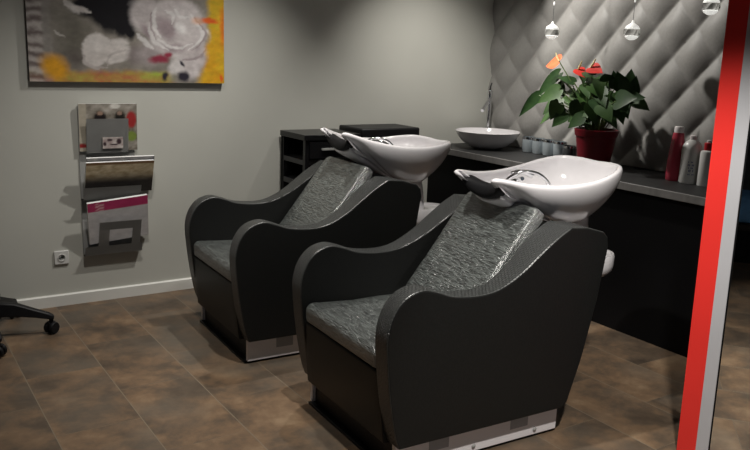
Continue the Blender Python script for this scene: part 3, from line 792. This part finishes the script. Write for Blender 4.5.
for s in (-1, 1):
    d = obj('door', box(min(s*.004, s*.22), max(s*.004, s*.22), -.158, -.141, .07, .94), M['black_gloss'], t, bevel=.002)
    obj('door_handle', tube([(s*.03, -.172, .5), (s*.03, -.172, .62)], .005, n=8), M['steel'], d)

# ------------------------------------------------------------------ standing mirror, right
t = thing('standing_mirror', 'tall standing mirror with a red and silver border at the right edge', 'mirror', (-1.5, -2.925, 0), math.radians(20))
t.rotation_euler.x = -.0107
w, HT = 1.0, 2.25
obj('core_board', box(.006, .05, -w, 0, 0, HT), M['silver'], t)
def border(a, b, x):
    bm = bmesh.new()
    add_box(bm, x, .006, -b, -a, 0, HT-a); add_box(bm, x, .006, -w+a, -w+b, 0, HT-a)
    add_box(bm, x, .006, -w+b, -b, HT-b, HT-a)
    return bm
obj('red_border', border(0, .070, 0), M['red'], t, smooth=False)
obj('silver_border', border(.070, .115, -.001), M['silver'], t, smooth=False)
obj('gap_strip', border(.115, .121, .003), M['black_front'], t, smooth=False)
obj('mirror_glass', box(.002, .006, -w+.121, -.121, 0.0, HT-.121), M['mirror'], t)

# ------------------------------------------------------------------ rolling stand, left edge
cxs, cys = -3.635, -.364
t = thing('rolling_stand', 'black five-star rolling base on casters at the left edge by the wall', 'rolling stand', (cxs, cys, 0))
bm = lathe([(.05, .085), (.075, .10), (.08, .15), (.06, .195), (.075, .20), (.075, .222), (.028, .228)], n=28); obj('hub', bm, M['blackpl'], t)
obj('column', lathe([(.022, .22), (.022, 1.25)], n=18), M['chrome'], t)
for k in range(5):
    a = math.radians(-15.9+72*k-0)
    c, s = math.cos(a), math.sin(a)
    bm = bmesh.new(); rr = []
    for r, z, wd_, hh in ((.03, .150, .034, .062), (.14, .142, .030, .056), (.23, .118, .024, .036), (.30, .098, .022, .026), (.325, .088, .016, .016)):
        rr.append([bm.verts.new((r*c-yy*s, r*s+yy*c, z+zz)) for yy, zz in ((-wd_, -hh*.6), (wd_, -hh*.6), (wd_*.8, hh*.6), (-wd_*.8, hh*.6))])
    for p, q_ in zip(rr, rr[1:]):
        for i in range(4): bm.faces.new((p[i], p[(i+1) % 4], q_[(i+1) % 4], q_[i]))
    bm.faces.new(rr[0]); bm.faces.new(rr[-1])
    lg = obj('leg', bm, M['blackpl'], t, bevel=.006)
    bm = bmesh.new()
    for off in (-.017, .017):
        r = add_lathe(bm, [(.012, -.010), (.028, -.010), (.032, -.004), (.032, .004), (.028, .010), (.012, .010)], n=20)
        vs = [v for g in r for v in g]
        bmesh.ops.rotate(bm, verts=vs, matrix=Matrix.Rotation(PI/2, 3, 'X')); bmesh.ops.translate(bm, verts=vs, vec=(0, off, 0))
    r = add_lathe(bm, [(.011, 0), (.011, .055)], n=12)
    r = add_box(bm, -.022, .022, -.006, .006, -.004, .03)
    bmesh.ops.rotate(bm, verts=bm.verts, matrix=Matrix.Rotation(a+.9, 3, 'Z')); bmesh.ops.translate(bm, verts=bm.verts, vec=(.31*c, .31*s, .0325))
    obj('caster', bm, M['rubber'], lg)
obj('arm', tube(crom([(0, 0, 1.22), (-.03, 0, 1.34), (-.14, 0, 1.40), (-.30, 0, 1.38)], 5), .018, n=12), M['chrome'], t)
bm = lathe([(.19*math.sin(a), .19*math.cos(a)*1.05) for a in [PI*(.05+.5*k/10) for k in range(11)]], n=32, c=(-.42, 0, 1.22)); obj('hood', bm, M['blackpl'], t)

# things seen in the mirror
t = thing('storage_bench', 'low black bench along the dark side wall', 'bench', (-5.25, -3.65, 0))
obj('seat_board', box(-.32, .32, -.8, .8, .26, .31), M['black_gloss'], t, bevel=.006)
obj('front_board', box(.28, .30, -.78, .78, .0, .26), M['black_front'], t)
for s in (-1, 1): obj('end_board', box(-.30, .28, s*.76-.012, s*.76+.012, 0, .26), M['black_front'], t)
cu = obj('cushion', slab(rounded([(-.20, 0), (.2, 0), (.22, .10), (.15, .20), (-.18, .22)], .05), -.28, .28, .06), M['blue'])
cu.location = (-5.15, -3.75, .31); tag(cu, 'light blue cushion lying on the low black bench', 'cushion')

# ------------------------------------------------------------------ lights
def spot(name, loc, target, watt, deg=80, blend=.6, size=.04, col=(1, .96, .90)):
    l = bpy.data.lights.new(name, 'SPOT'); l.energy = watt; l.spot_size = math.radians(deg); l.spot_blend = blend; l.shadow_soft_size = size; l.color = col
    o = bpy.data.objects.new(name, l); COL.objects.link(o); o.location = loc
    o.rotation_euler = (Vector(target)-Vector(loc)).to_track_quat('-Z', 'Y').to_euler(); return o
Zc = H-.03
spot('ceiling_spot', (-1.05, -.28, Zc), (-.08, -1.6, 1.15), 150, 68, .6)
spot('ceiling_spot', (-.95, -.90, Zc), (-.62, -.30, .60), 120, 84, 1.0)
spot('ceiling_spot', (-2.0, -.95, Zc), (-2.55, -.55, 0), 120, 96, 1.0, .03)
spot('ceiling_spot', (-3.1, -1.35, Zc), (-3.0, -.7, 0), 80, 100, 1.0, .08)
spot('ceiling_spot', (-2.68, -2.26, Zc), (-2.10, -2.10, .3), 165, 86, .7, .025)
spot('ceiling_spot', (-2.55, -3.75, Zc), (-1.75, -2.95, 0), 300, 58, .6)
spot('ceiling_spot', (-3.5, -4.3, Zc), (-3.3, -4.2, 0), 240, 56, .9)
w = bpy.data.worlds.new('world'); scn.world = w; w.use_nodes = True
w.node_tree.nodes['Background'].inputs['Color'].default_value = (.75, .85, 1, 1)
w.node_tree.nodes['Background'].inputs['Strength'].default_value = .12

# ------------------------------------------------------------------ camera
cam = bpy.data.cameras.new('camera'); co = bpy.data.objects.new('camera', cam); COL.objects.link(co)
cam.sensor_fit = 'HORIZONTAL'; cam.sensor_width = 36; cam.lens = 787.61/750*36; cam.clip_start = .05
r = Vector((0.8361701742, -0.5472628547, 0.0363704211)); u = Vector((0.0872665682, 0.1982171661, 0.9762655895)); f = Vector((0.5414831353, 0.8131502462, -0.2135010335))
m = Matrix((r, u, -f)).transposed().to_4x4(); m.translation = Vector((-4.109, -4.631, 1.5)); co.matrix_world = m
scn.camera = co
scn.view_settings.view_transform = 'Standard'; scn.view_settings.look = 'None'; scn.view_settings.exposure = 0
